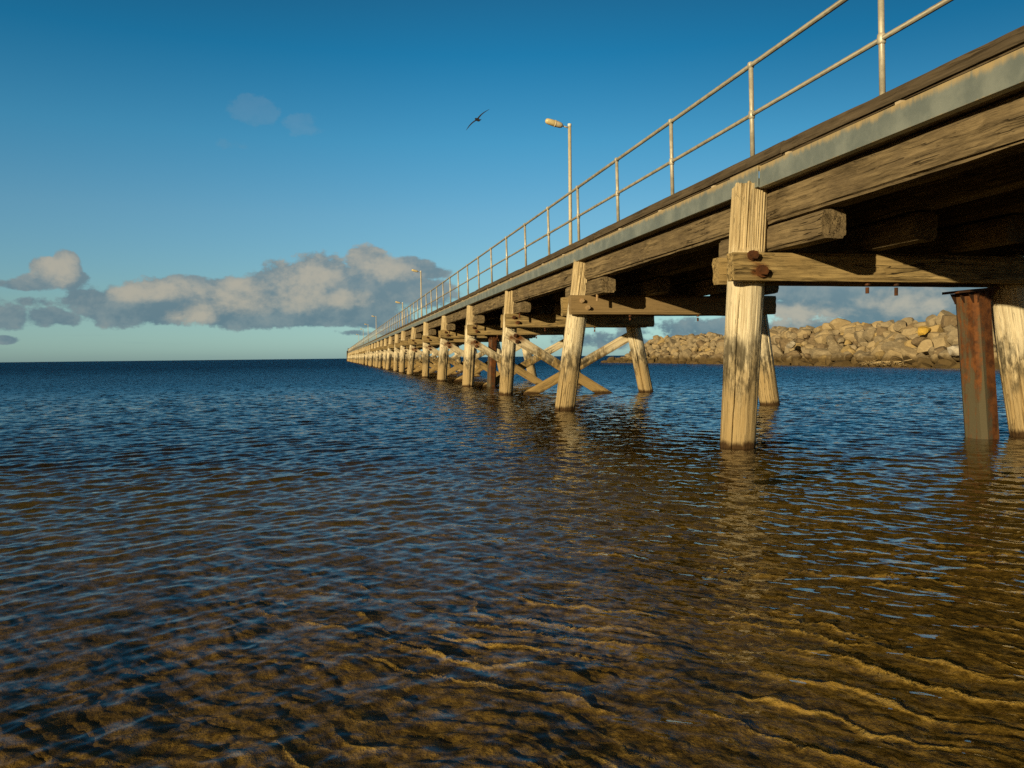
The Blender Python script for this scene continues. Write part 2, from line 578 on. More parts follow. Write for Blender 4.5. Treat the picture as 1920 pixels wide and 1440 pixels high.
def jm(mw):
    return JM @ mw


def jt(name, a, b, w, h, xhint, mat, seed, parent=None, **kw):
    o = timber(name, a, b, w, h, xhint, mat, jetty, seed, **kw)
    o.matrix_basis = JM @ o.matrix_basis
    return o


def bolt(parent, p, d, r=0.03, mat=None, washer=0.055, L=0.045):
    """bolt head with washer, axis d, at world p, as a child of the timber it fastens"""
    s = Sh()
    s.tube((0, 0, -0.02), (0, 0, 0.012), washer, n=10)
    s.tube((0, 0, 0.012), (0, 0, 0.012 + L), r, n=6)
    o = s.build('bolt', mat or M['rust'], parent)
    W = JM.inverted() @ parent.matrix_basis
    o.matrix_basis = W.inverted() @ frame(p, d, (0.3, 0.2, 1) if abs(d[2]) < 0.9 else (1, 0, 0))
    return o


BY = [1.5, 7.5, 13.5, 19.3, 25.2, 31.3, 37.5, 43.6]
while BY[-1] < 262:
    BY.append(BY[-1] + 6.1)
END = BY[-1] + 0.6
START = -4.0
# bottom x at the water and top x of the near pile, bottom and top x of the far pile
NEAR = {1: (3.93, 4.07, .168, .178), 2: (3.84, 4.2, .165, .172), 3: (4.02, 4.2, .17, .168), 4: (4.04, 4.22, .18, .18), 5: (4.0, 4.22, .185, .175), 6: (4.05, 4.15, .17, .16)}
FAR = {1: (7.40, 7.10), 2: (7.72, 7.45), 3: (7.62, 7.28)}
r_ = random.Random(3)
for i, y in enumerate(BY):
    if i in NEAR:
        xb, xt, rb, rt = NEAR[i]
    else:
        xb = 3.98 + r_.uniform(-.13, .13)
        xt = 4.14 + r_.uniform(-.04, .05)
        rb = r_.uniform(.155, .195)
        rt = rb - 0.01
    fb, ft = FAR.get(i, (7.62 + r_.uniform(-.12, .12), 7.3 + r_.uniform(-.05, .05)))
    n, nz = ((220, 100) if i == 1 else (110, 70) if i in (2, 3) else (40, 40) if i < 8 else (14, 10) if i < 16 else (9, 4))
    jy = r_.uniform(-.06, .06) if i > 6 else 0
    zt = 2.60 if i == 1 else 2.52 + r_.uniform(-.03, .04)
    ztf = 1.95
    for (b, t, ra, rc, z1, near) in ((xb, xt, rb, rt, zt, True), (fb, ft, rb * 1.08, rt * 1.05, ztf, False)):
        dx = (t - b) / (2.5 if near else 1.65)
        z0 = -2.2
        pa = Vector((b + dx * z0, y + jy, z0))
        pb = Vector((b + dx * z1, y + jy, z1))
        L = (pb - pa).length
        me = pile_mesh('pile', L, ra, rc, 100 + i * 2 + near, n if near else max(9, n // 2), nz, 9 if i < 4 else 5,
                       flat_from=(1.93 - z0) if near and i < 12 else None, ragged=0.035 if near else 0.02)
        o = link_mesh('pile', me, M['pile'], jetty, jm(frame(pa, pb - pa, (1, 0, 0))))
    # headstocks: a beam bolted to each side of the two piles
    x0 = 3.73 if i == 1 else 3.88 if i == 2 else 3.98 if i == 3 else 3.92 + r_.uniform(-.08, .1)
    x1 = 7.62 + r_.uniform(-.05, .12)
    detail = dict(nz=60, m=9) if i in (1, 2) else dict(nz=30, m=6) if i < 7 else dict(nz=6, m=2)
    for side in (-1, 1):
        yc = y + jy + side * (rb + 0.075)
        zc = 1.785 + (0.0 if i < 4 else r_.uniform(-.03, .03))
        hh = 0.27 if i == 1 else 0.32
        if i == 1:
            zc = 1.772
        mt = M['newcap'] if i == 2 and side < 0 else M['cap']
        xs = x0 if side < 0 else x0 + (0.09 if i == 1 else 0.0)
        ru = []
        if i > 0 and i < 9 and i != 2:
            ru = [(-0.09, .075, 0.20, 0.11), (0.05, .075, 0.29, 0.16), (0.06, .075, 0.22, 0.09)]
            ru = [(a, side * b * 1.0, c, d) for a, b, c, d in ru] + [(a, -b, c, d) for a, b, c, d in ru]
        o = jt('headstock', (xs, yc, zc), (x1, yc, zc), hh, 0.15, (0, 0, -1), mt, 300 + i * 2 + side, rust=ru, **detail)
        if 0 < i < 8 and side < 0:
            yf = yc - 0.082
            bm_ = M['palebolt'] if i == 2 else M['rust']
            rr = 0.042 if i == 1 else 0.03
            bolt(o, (xs + 0.19, yf, zc + (0.10 if i == 1 else 0.07)), (0, -1, 0), rr, bm_, 0.05 if i == 1 else 0.045)
            bolt(o, (xs + 0.29, yf, zc - 0.05), (0, -1, 0), rr, bm_, 0.062 if i == 1 else 0.045, 0.05)
            # drift bolts through the headstock, hanging below it
            for bx, ln in ((5.22, 0.12), (5.55, 0.14)) if i == 1 else ((4.95, 0.1), (6.2, 0.12)):
                s = Sh()
                s.tube((0, 0, 0), (0, 0, 0.012), 0.042, n=8)
                s.tube((0, 0, 0.012), (0, 0, 0.04), 0.026, n=6)
                s.tube((0, 0, 0.06), (0, 0, ln), 0.018, n=8)
                q = s.build('drift_bolt', M['rust'], o)
                W = JM.inverted() @ o.matrix_basis
                q.matrix_basis = W.inverted() @ frame((bx, yc, zc - hh / 2 + 0.005), (0, 0, -1), (1, 0, 0))
    # cross braces, only further out
    if i >= 3:
        dtl = dict(nz=24, m=5) if i < 8 else dict(nz=4, m=2)
        yb = y + jy - rb - 0.055
        zt_ = 1.42 + r_.uniform(-.05, .05)
        bx0 = xb + (xt - xb) * .55 - 0.12
        d_ = Vector((2.45, 0, -1.5))
        ru = [(-0.05, s_ * .055, 0.2, 0.2) for s_ in (-1, 1)] + [(0.05, s_ * .055, 0.33, 0.26) for s_ in (-1, 1)]
        o = jt('brace', Vector((bx0, yb, zt_ + .08)), Vector((bx0, yb, zt_ + .08)) + d_ * 1.25, 0.23, 0.1, (0.5, 0, 0.87), M['brace'], 600 + i, rust=ru, **dtl)
        if i < 9:
            for k, off in ((0.22, .05), (0.33, -.05)):
                p = Vector((bx0, yb - 0.055, zt_ + .08)) + d_.normalized() * k + Vector((off * .5, 0, off * .87))
                bolt(o, p, (0, -1, 0), 0.03, None, 0.05)
        yb = y + jy + rb + 0.055
        bx1 = fb + (ft - fb) * .8 + 0.1
        d2 = Vector((-2.5, 0, -1.35))
        jt('brace', Vector((bx1, yb, 1.5)), Vector((bx1, yb, 1.5)) + d2 * 1.3, 0.23, 0.1, (-0.5, 0, 0.87), M['brace'], 700 + i, **dtl)
    # corbels under the girders
    xs_c = (4.305, 5.24, 6.22, 7.2) if i < 11 else (4.305,)
    for k, xc in enumerate(xs_c):
        e = 0.0 if i == 1 else r_.uniform(-.12, .12)
        dt = dict(nz=26, m=8, wear=0.018) if i in (1, 2) and k < 2 else dict(nz=6, m=3)
        jt('corbel', (xc, y - 1.05 + e, 2.065), (xc, y + (0.92 if i == 1 and k == 0 else 1.05) + e, 2.065), 0.235, 0.25, (1, 0, 0), M['beam'], 800 + i * 4 + k, **dt)
        if k == 0 and 0 < i < 6 and i != 1:
            s = Sh()
            s.tube((xc - .06, y - 0.6, 1.95), (xc - .06, y - 0.6, 1.83), 0.02, n=8)
            s.build('hanging_bolt', M['palebolt'] if i == 2 else M['rust'], jetty, mw=JM.copy())

# steel replacement piles under two of the bents
for (xb, xt, y, w) in ((6.80, 6.66, 7.5, .27), (4.78, 4.86, 25.2, .24)):
    zt = 1.6
    dx = (xt - xb) / zt
    a = Vector((xb - dx * 2.0, y, -2.0))
    b = Vector((xt, y, zt - .03))
    L = (b - a).length
    s = Sh()
    h = w / 2
    c = 0.045
    sec = [(-h + c, -h), (h - c, -h), (h, -h + c), (h, h - c), (h - c, h), (-h + c, h), (-h, h - c), (-h, -h + c)]
    V = [(x, yy, 0) for x, yy in sec] + [(x, yy, L) for x, yy in sec]
    s.add(V, [(k, (k + 1) % 8, 8 + (k + 1) % 8, 8 + k) for k in range(8)] + [tuple(range(7, -1, -1)), tuple(range(8, 16))])
    o = s.build('steel_pile', M['steelpile'], jetty, mw=jm(frame(a, b - a, (math.cos(R(12)), math.sin(R(12)), 0))))
    tag(o, 'rust streaked grey steel box pile')
    s = Sh()   # flared head: cap plate carried on four gussets
    s.box(-w * .95, w * .8, -w * .6, w * .6, L - 0.005, L + 0.022)
    for sx, sy in ((-1, 0), (1, 0), (0, -1), (0, 1)):
        for off in (-w * .38, 0, w * .38):
            p0, p1 = h - .003, w * .74 if sx else w * .58
            tri = [(p0, L - .12), (p1, L - .008), (p0, L - .008)]
            V = []
            for tk in (-.008, .008):
                for u, zz in tri:
                    V.append((sx * u + abs(sy) * (off + tk), sy * u + abs(sx) * (off + tk), zz))
            s.add(V, [(0, 1, 2), (5, 4, 3), (0, 3, 4, 1), (1, 4, 5, 2), (2, 5, 3, 0)])
    q = s.build('cap_plate', M['rust'], o)

# girders: four lines, joined over the bents
ys = [START] + BY[1:] + [END]
for k, xc in enumerate((4.305, 5.24, 6.22, 7.2)):
    for j in range(len(ys) - 1):
        if k and ys[j] > 55:
            continue
        if ys[j] > 140 and j % 2 and j < len(ys) - 2:
            continue
        y1 = ys[j + 2] if ys[j] > 140 and not j % 2 and j + 2 < len(ys) else ys[j + 1]
        near_ = ys[j] < 14
        dt = dict(nz=90, m=10, amp=0.012, wear=0.022) if near_ and k == 0 else dict(nz=40, m=6) if ys[j] < 30 else dict(nz=5, m=2)
        jt('girder', (xc, ys[j] + .004, 2.375), (xc, y1 - .004, 2.375), 0.235, 0.325, (1, 0, 0), M['beam'], 1200 + k * 70 + j, **dt)

# deck planking laid across the girders: one part, boards with gaps
s = Sh()
y = START
while y < END:
    w = 0.2 if y < 80 else 1.2
    s.box(4.075, 7.4, y, y + w - 0.008, 2.54, 2.645 + random.uniform(-.003, .003))
    y += w
s.build('deck_planking', M['deck'], jetty, mw=JM.copy())

# galvanised channel along the edge, in lengths with butt joints
seg = [START, 2.2, 7.28, 7.85] + [7.85 + 5.95 * k for k in range(1, 60) if 7.85 + 5.95 * k < END - 3] + [END]
for j in range(len(seg) - 1):
    a, b = seg[j] + .003, seg[j + 1] - .003
    dz = random.uniform(-.004, .004) if j != 2 else 0.012
    dx = random.uniform(-.003, .003) if j != 2 else -0.012
    s = Sh()
    x0, z0, z1, tk = 4.045 + dx, 2.537 + dz, 2.742 + dz, 0.014
    s.box(x0, x0 + tk, a, b, z0, z1)
    s.box(x0 + tk, x0 + .075, a, b, z0, z0 + .012)
    s.box(x0 + tk, x0 + .075, a, b, z1 - .012, z1)
    o = s.build('edge_channel', M['channel'], jetty, mw=JM.copy())
    bv = o.modifiers.new('bevel', 'BEVEL')
    bv.width = 0.003
    bv.segments = 2

# timber kerb on pale packers
kj = [START, 2.9, 6.93] + [6.93 + 5.6 * k for k in range(1, 60) if 6.93 + 5.6 * k < END - 3] + [END]
for j in range(len(kj) - 1):
    dt = dict(nz=70, m=7, amp=0.007, wear=0.02) if kj[j] < 20 else dict(nz=16, m=3) if kj[j] < 60 else dict(nz=4, m=2)
    lift = (0.006, -0.004, 0.005, -0.005)[j % 4]
    jt('kerb', (4.155 + lift, kj[j] + .006, 2.833 + lift), (4.155 + lift, kj[j + 1] - .006, 2.833 + lift), 0.17, 0.125, (1, 0, 0), M['kerb'], 1600 + j, **dt)
pk = []
y = 2.3
while y < END:
    pk.append(y)
    y += 1.5
st = Sh()
for k, y in enumerate(pk):
    s = Sh() if k < 100 else st
    s.box(4.058, 4.2, y - .03, y + .03, 2.744, 2.766)
    if k < 100:
        s.build('packer', M['spacer'], jetty, mw=JM.copy())
tag(st.build('packer', M['spacer'], jetty, mw=JM.copy()), kind='stuff')

# handrail: two pipe rails carried on posts with ball fittings
RX, RB, RM, RT = 4.155, 2.89, 3.335, 3.825
s = Sh()
s.tube((RX - .02, START, RT), (RX - .02, END, RT), 0.0235, n=16)
rail = s.build('handrail', M['rail'], jetty, True, mw=JM.copy())
s = Sh()
s.tube((RX - .01, START, RM), (RX - .01, END, RM), 0.0205, n=16)
mid = s.build('mid_rail', M['rail'], rail, True)
py_ = []
y = 1.6
while y < END:
    py_.append(y)
    y += 2.0
st = Sh()
for k, y in enumerate(py_):
    s = Sh() if k < 100 else st
    lean = random.uniform(-.006, .006)
    nn = 16 if k < 20 else 8
    s.tube((RX, y, RB - .02), (RX - .02, y + lean, RT), 0.0235, n=nn)
    if k < 60:
        s.lathe([(.012, -.034), (.030, -.026), (.036, 0), (.030, .026), (.012, .034)], (RX - .02, y + lean, RT + .002), n=nn)
        s.lathe([(.025, -.042), (.032, -.03), (.034, 0), (.032, .03), (.025, .042)], (RX - .01, y + lean * .5, RM), n=nn)
        s.tube((RX, y, RB - .012), (RX, y, RB), 0.05, n=nn)
    if k < 100:
        s.build('rail_post', M['pipe'], rail, True)
tag(st.build('rail_post', M['pipe'], rail, True), kind='stuff')
for o in rail.children:
    o.matrix_parent_inverse = Matrix.Identity(4)

# two dark fender posts at the seaward end
for x, dy, h in ((3.8, 0.5, 3.3), (4.15, 0.9, 4.1)):
    me = pile_mesh('fender_post', h + 2, .2, .19, 40, 12, 4, 2)
    o = link_mesh('fender_post', me, M['kerb'], jetty, JM @ Matrix.Translation((x, END + dy, -2)))

# ================================================================== LAMPS
lamp_specs = [
    (24.8, 8.17, 'tall pale lamp post above the handrail, nearest and largest of the lamp posts'),
    (70.1, 8.33, 'second largest lamp post, pale head against the dark clouds'),
    (89.6, 6.94, 'short lamp post just beyond the second largest lamp post'),
    (148.3, 8.40, 'slim lamp post between the short one and the faint far ones'),
    (184.7, 8.45, 'faint lamp post left of the slim one near the cloud edge'),
    (216.4, 8.5, 'second farthest lamp post, a thin line over the handrail'),
    (258.0, 8.3, 'tiny farthest lamp post at the seaward end of the jetty')]
for k, (y, zt, lab) in enumerate(lamp_specs):
    root = bpy.data.objects.new('lamp_post', None)
    COL.objects.link(root)
    root.location = (7.3, y, 2.645)
    tag(root, lab, 'lamp post', 'lamp posts along the jetty')
    H = zt - 2.645
    s = Sh()
    s.tube((0, 0, 0.02), (0, 0, H - .06), 0.058, 0.052, n=16)
    s.build('pole', M['pole'], root, True)
    s = Sh()
    s.tube((0, 0, H - .06), (0, 0, H + .01), 0.06, n=16)
    s.build('pole_cap', M['capwhite'], root)
    s = Sh()
    s.box(-.15, .15, -.15, .15, 0.0, 0.02)
    for sx in (-1, 1):
        for sy in (-1, 1):
            s.tube((sx * .11, sy * .11, .02), (sx * .11, sy * .11, .05), .018, n=6)
    s.build('base_plate', M['pole'], root)
    s = Sh()
    ax = Vector((-1, -0.05, 0.235)).normalized()
    st_ = Vector((0, 0, H - .12))
    s.tube(st_, st_ + ax * .27, 0.021, n=10)
    s.build('arm', M['pole'], root, True)
    s = Sh()
    h0 = st_ + ax * .23
    s.lathe([(.026, 0), (.062, .02), (.086, .08), (.095, .17), (.1, .25), (.1, .27)], h0, ax, 18)
    s.lathe([(.104, .24), (.108, .25), (.108, .272), (.104, .28)], h0, ax, 18)
    hd = s.build('lamp_head', M['housing'], root, True)
    s = Sh()
    s.lathe([(.094, .27), (.098, .30), (.095, .42), (.086, .52), (.06, .57), (.02, .585)], h0, ax, 18)
    s.build('diffuser', M['lens'], hd, True)

# ================================================================== BIRD
bd = pix_dir(895.5, 224.5) * 36.0 + Vector((0, 0, CAM_H))
bm_root_m, t = new_mat('dark_plumage')
tcb = t.n('ShaderNodeTexCoord')
nb = t.noise(tcb.outputs['Object'], 12.0, 4)
finish(t, t.mix(nb, (0.012, 0.011, 0.012), (0.035, 0.03, 0.03)), 0.9, spec=0.05)
V, Fl = [], []


def ring(c, ax1, ax2, n=10):
    i0 = len(V)
    for k in range(n):
        a = 2 * math.pi * k / n
        V.append(tuple(Vector(c) + Vector(ax1) * math.cos(a) + Vector(ax2) * math.sin(a)))
    return i0


def skin(rings, n=10):
    for a, b in zip(rings, rings[1:]):
        for k in range(n):
            Fl.append((a + k, a + (k + 1) % n, b + (k + 1) % n, b + k))
    Fl.append(tuple(range(rings[0] + n - 1, rings[0] - 1, -1)))
    Fl.append(tuple(range(rings[-1], rings[-1] + n)))


# body along local Y (head at +Y), wings along local X
skin([ring((0, y, z), (w, 0, 0), (0, 0, h)) for y, w, h, z in
      ((-.30, .075, .008, 0), (-.2, .05, .016, 0), (-.13, .045, .035, 0), (0, .062, .06, 0), (.1, .055, .055, .005),
       (.16, .035, .036, .015), (.2, .036, .036, .02), (.24, .026, .027, .018), (.26, .011, .011, .012), (.30, .004, .004, .004))])
for sx in (-1, 1):
    skin([ring((sx * x, y, z), (0, c, 0), (0, 0, tk)) for x, y, z, c, tk in
          ((.03, .03, .012, .085, .016), (.13, .045, .03, .082, .013), (.25, .055, .036, .072, .010), (.38, .04, .03, .058, .008), (.49, .01, .018, .038, .006), (.60, -.03, .004, .01, .003))])
me = py_mesh('seabird', V, Fl, True)
bird = link_mesh('seabird', me, bm_root_m)
vx = (right * 0.74 + up * 0.672)
vy = (fwd * 0.86 - right * 0.36 + up * 0.36)
vy = (vy - vx * vy.dot(vx)).normalized()
vz = vx.cross(vy)
bird.matrix_world = Matrix(((vx.x, vy.x, vz.x, bd.x), (vx.y, vy.y, vz.y, bd.y), (vx.z, vy.z, vz.z, bd.z), (0, 0, 0, 1))) @ Matrix.Scale(1.1, 4)
tag(bird, 'dark long-winged seabird gliding in the open blue sky', 'bird')

# ================================================================== BREAKWATER
def rock_mesh(seed, cuts=26):
    r = random.Random(seed)
    bm = bmesh.new()
    bmesh.ops.create_icosphere(bm, subdivisions=3, radius=1.0)
    sc = Vector((r.uniform(.85, 1.2), r.uniform(.8, 1.1), r.uniform(.62, .9)))
    planes = []
    for k in range(cuts):
        d = Vector((r.gauss(0, 1), r.gauss(0, 1), r.gauss(0, 1))).normalized()
        planes.append((d, r.uniform(.52, .86)))
    for v in bm.verts:
        p = v.co.copy()
        for d, o in planes:
            e = p.dot(d) - o
            if e > 0:
                p -= d * e
        q = p * 1.6
        nz = float(fbm(q.x + seed, q.y, q.z, seed, 3)) - .5
        p += v.co * nz * .06
        v.co = Vector((p.x * sc.x, p.y * sc.y, p.z * sc.z))
    me = bpy.data.meshes.new('boulder')
    bm.to_mesh(me)
    bm.free()
    return me


ROCKS = {}
for tone in ROCKM:
    ROCKS[tone] = []
    for k in range(9 if tone not in ('yellow', 'white') else 2):
        me = rock_mesh(hash_seed := 900 + len(ROCKS) * 20 + k)
        me.materials.append(ROCKM[tone])
        ROCKS[tone].append(me)

Y0, Y1, XW, XC, ZC = 31.0, 104.0, 35.0, 38.9, 2.92


def to_px(P):
    d = Vector(P) - Vector((0, 0, CAM_H))
    z = d.dot(fwd)
    return 960 + F_PX * d.dot(right) / z, 720 - F_PX * d.dot(up) / z, z


COURSES = [('waterline course', 0.02), ('second course above the water', .17), ('lower middle course', .33), ('middle course', .49),
           ('upper middle course', .65), ('course below the crest', .81), ('crest', .96), ('back of the crest', 1.1)]
rr = random.Random(21)
cand = []
for ci, (cname, s_) in enumerate(COURSES):
    y = Y0 + rr.uniform(0, .6)
    while y < Y1 + (16 if ci < 2 else 0):
        size = rr.uniform(.36, .68) * (1.1 if ci < 1 else 1)
        if rr.random() < .12:
            size *= 1.35
        s2 = s_ + rr.uniform(-.06, .06)
        drop = max(0.0, (y - (Y1 - 9)) / 9)
        hz = max(0.12, 1 - drop)
        x = XW + (XC - XW) * s2 + rr.uniform(-.2, .2) - .4 * math.sin(y * .07)
        if y > Y1 - 2:
            x += (y - Y1 + 2) * .42
        z = min(ZC * s2, ZC) * hz + rr.uniform(-.1, .16) - (.25 * size if ci == 0 else 0.05)
        if ci == 7:
            z -= .15
        if ci == 0:
            tone = rr.choice(['brown', 'brown', 'ochre', 'grey'])
        else:
            tone = rr.choices(['grey', 'tan', 'ochre', 'brown'], [.48, .30, .08, .14])[0]
        cand.append([y, x, z, size, tone, ci])
        y += size * rr.uniform(1.35, 1.75)
# the bright stones the photograph singles out, by where they lie on the slope
SPECIAL = [((1732, 621), 'yellow', 'bright yellow boulder two courses below the crest, left of the rusty steel pile'),
           ((1484, 647), 'white', 'small pale boulder on the lower slope near the near timber pile'),
           ((1790, 657), 'white', 'white splashed boulder low on the slope beside the rusty steel pile')]
for (pxy, tone, lab) in SPECIAL:
    d = pix_dir(*pxy)
    k0 = max(.02, (668 - pxy[1]) / 76.0)
    xs = XW + (XC - XW) * min(1, k0) - .5
    tt = xs / d.x
    P = Vector((0, 0, CAM_H)) + d * tt
    cand.append([P.y, P.x, P.z, .5 if tone != 'white' else .42, tone, 9, lab])
big = sorted([c for c in cand if c[0] > 33.0], key=lambda c: -(c[3] / c[0]) if len(c) < 7 else -99)
indiv = big[:296]
ids = set(id(c) for c in indiv)
rest = [c for c in cand if id(c) not in ids]
TN = {'grey': 'grey', 'tan': 'tan', 'ochre': 'ochre', 'brown': 'brown'}
ORD = ['', 'first', 'second', 'third', 'fourth', 'fifth', 'sixth', 'seventh', 'eighth', 'ninth', 'tenth', 'eleventh', 'twelfth', 'thirteenth',
       'fourteenth', 'fifteenth', 'sixteenth', 'seventeenth', 'eighteenth', 'nineteenth', 'twentieth']
bycourse = {}
for c in indiv:
    bycourse.setdefault(c[5], []).append(c)
for ci, L_ in bycourse.items():
    if ci == 9:
        continue
    L_.sort(key=lambda c: -c[0])
    px_ = [to_px((c[1], c[0], c[2]))[0] for c in L_]
    nl = sum(1 for p in px_ if p < 1385)
    left = [c for c, p in zip(L_, px_) if p < 1385][::-1]       # counted leftwards from the near pile
    midl = [c for c, p in zip(L_, px_) if 1385 <= p < 1630]     # counted rightwards from the near pile
    midr = [c for c, p in zip(L_, px_) if 1630 <= p < 1846][::-1]   # counted leftwards from the steel pile
    rgt = [c for c, p in zip(L_, px_) if p >= 1846]             # counted rightwards from the steel pile
    cn = COURSES[ci][0]
    for lst, ref in ((left, 'leftwards from the near timber pile'), (midl, 'rightwards from the near timber pile'),
                     (midr, 'leftwards from the steel pile'), (rgt, 'rightwards from the steel pile')):
        cnt = {}
        for c in lst:
            key = ('big ' if c[3] > .78 else 'small ' if c[3] < .5 else '') + TN[c[4]]
            cnt[key] = cnt.get(key, 0) + 1
            n_ = cnt[key]
            c.append(f"{ORD[min(n_, 20)]} {key} boulder {ref}, {cn}")


def rock_obj(c, me):
    y, x, z, size, tone, ci = c[:6]
    o = bpy.data.objects.new('boulder', me)
    COL.objects.link(o)
    o.location = (x, y, z)
    e = Euler((rr.uniform(-.5, .5), rr.uniform(-.5, .5), rr.uniform(0, 6.28)))
    o.rotation_euler = e
    k = size * rr.uniform(1.1, 1.28)
    o.scale = (k * rr.uniform(.9, 1.2), k * rr.uniform(.9, 1.15), k)
    return o


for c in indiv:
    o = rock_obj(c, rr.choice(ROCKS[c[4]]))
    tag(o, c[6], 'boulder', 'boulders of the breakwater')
# rubble heart of the breakwater, and the far boulders too small to single out: one mass
VV, FF, MI = [], [], []
for k, c in enumerate(rest + [[rr.uniform(Y0, Y1), XW + (XC - XW) * s_ + .35, max(-.2, ZC * s_ - .32), rr.uniform(.25, .45), rr.choice(['grey', 'tan', 'brown']), 0]
                              for s_ in np.linspace(.02, 1.0, 900)]):
    me = rr.choice(ROCKS[c[4]])
    co = np.empty(len(me.vertices) * 3)
    me.vertices.foreach_get('co', co)
    co = co.reshape(-1, 3)
    e = np.array(Euler((rr.uniform(-.5, .5), rr.uniform(-.5, .5), rr.uniform(0, 6.28))).to_matrix())
    drop = max(0.0, (c[0] - (Y1 - 9)) / 9)
    zc = c[2] if k < len(rest) else c[2] * max(.1, 1 - drop)
    co = (co * c[3]) @ e.T + np.array([c[1], c[0], zc])
    fi = np.empty(len(me.polygons) * 3, np.int32)
    me.polygons.foreach_get('vertices', fi)
    off = sum(len(v) for v in VV) if False else (VV and VV[-1][1] or 0)
    VV.append((co, off + len(co)))
    FF.append(fi.reshape(-1, 3) + off)
    MI.append(np.full(len(me.polygons), ['grey', 'tan', 'ochre', 'brown', 'yellow', 'white'].index(c[4]), np.int32))
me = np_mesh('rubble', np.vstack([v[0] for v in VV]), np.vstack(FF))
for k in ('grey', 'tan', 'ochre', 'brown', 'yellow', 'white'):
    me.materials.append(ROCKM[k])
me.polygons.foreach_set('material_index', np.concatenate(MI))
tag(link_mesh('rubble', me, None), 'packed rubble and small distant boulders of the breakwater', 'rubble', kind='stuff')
# earth core under the stones
s = Sh()
prof = [(XW + .6, -2.5), (XW + .75, .0), (XC + .1, ZC - .55), (XC + 3.0, ZC - .5), (XC + 8, -2.5)]
yy = [Y0 - 1, Y1 - 9, Y1 - 1]
V = []
for k, y in enumerate(yy):
    for x, z in prof:
        V.append((x + (k == 2) * 2.0, y, z if k < 2 else min(z, .1)))
Fl = []
n = len(prof)
for k in range(2):
    for a in range(n - 1):
        Fl.append((k * n + a, k * n + a + 1, (k + 1) * n + a + 1, (k + 1) * n + a))
Fl.append(tuple(range(n)))
Fl.append(tuple(range(3 * n - 1, 2 * n - 1, -1)))
s.add(V, Fl)
tag(s.build('breakwater_mound', ROCKM['brown']), kind='structure')

# bleached driftwood caught at the foot of the rocks
dwm = timber_mat('driftwood', (0.6, 0.5, 0.3), (0.5, 0.38, 0.2), (0.25, 0.17, 0.08), rust=False, crack=0.3)
tt = 34.2 / pix_dir(1690, 682).x
base = Vector((0, 0, CAM_H)) + pix_dir(1690, 682) * tt
root = bpy.data.objects.new('driftwood', None)
COL.objects.link(root)
root.location = (base.x, base.y, .12)
tag(root, 'bleached branch with twigs washed up at the foot of the rocks', 'driftwood')
s = Sh()
r2 = random.Random(5)
pts = [Vector((-.35 + 0.12 * k, 2.4 - k * .8, .1 + .05 * math.sin(k * 1.7) + .06 * k)) for k in range(5)]
for k, (a, b) in enumerate(zip(pts, pts[1:])):
    s.tube(a, b, .06 - .01 * k, .05 - .01 * k, 8)
s.build('branch', dwm, root, True)
s = Sh()
for k in range(70):
    a = Vector((r2.uniform(-.5, .1), r2.uniform(-.5, 3.4), r2.uniform(0, .2)))
    s.tube(a, a + Vector((r2.uniform(-.3, .3), r2.uniform(-.5, .5), r2.uniform(-.05, .25))), .014, .006, 5)
s.build('twigs', dwm, root, True)

# ================================================================== SEABED + WATER
def polar(r_edges, th_edges):
    rg, tg = np.meshgrid(r_edges, th_edges, indexing='ij')
    X = rg * np.sin(tg)
    Y = rg * np.cos(tg)
    nr, nt = X.shape
    i = (np.arange(nr - 1)[:, None] * nt + np.arange(nt - 1)[None, :])
    Fq = np.stack([i, i + 1, i + nt + 1, i + nt], -1).reshape(-1, 4)   # up-facing
    return X, Y, Fq


def depth(X, Y):
    off = np.maximum(Y - 0.15 * np.abs(X - 1.5) * (X < 1.5) + 1.0, 0)
    d = 0.035 + 0.028 * off + 0.0022 * off ** 2
    return np.minimum(d, 3.2)


def th_axis(fine, wide, step_f, n_side):
    a, b = fine
    core = np.arange(a, b, step_f)
    l = -np.geomspace(-a + 0, math.pi, n_side)[::-1] if a < 0 else None
    left = a - (np.geomspace(1, 1 + (math.pi + a) / step_f * .25, n_side) - 1) * step_f * 4
    rightt = b + (np.geomspace(1, 1 + (math.pi - b) / step_f * .25, n_side) - 1) * step_f * 4
    left[-1] = -math.pi
    rightt[-1] = math.pi
    return np.concatenate([left[:0:-1], core, rightt])


# seabed
rs = np.concatenate([[0.02], np.geomspace(0.9, 12, 800), np.geomspace(12.2, 12000, 60)])
ta = th_axis((R(-30), R(56)), None, R(0.16), 40)
X, Y, Fq = polar(rs, ta)
rad = np.hypot(X, Y)


def rotc(ang):
    c, s2 = math.cos(R(ang)), math.sin(R(ang))
    return X * c + Y * s2, -X * s2 + Y * c


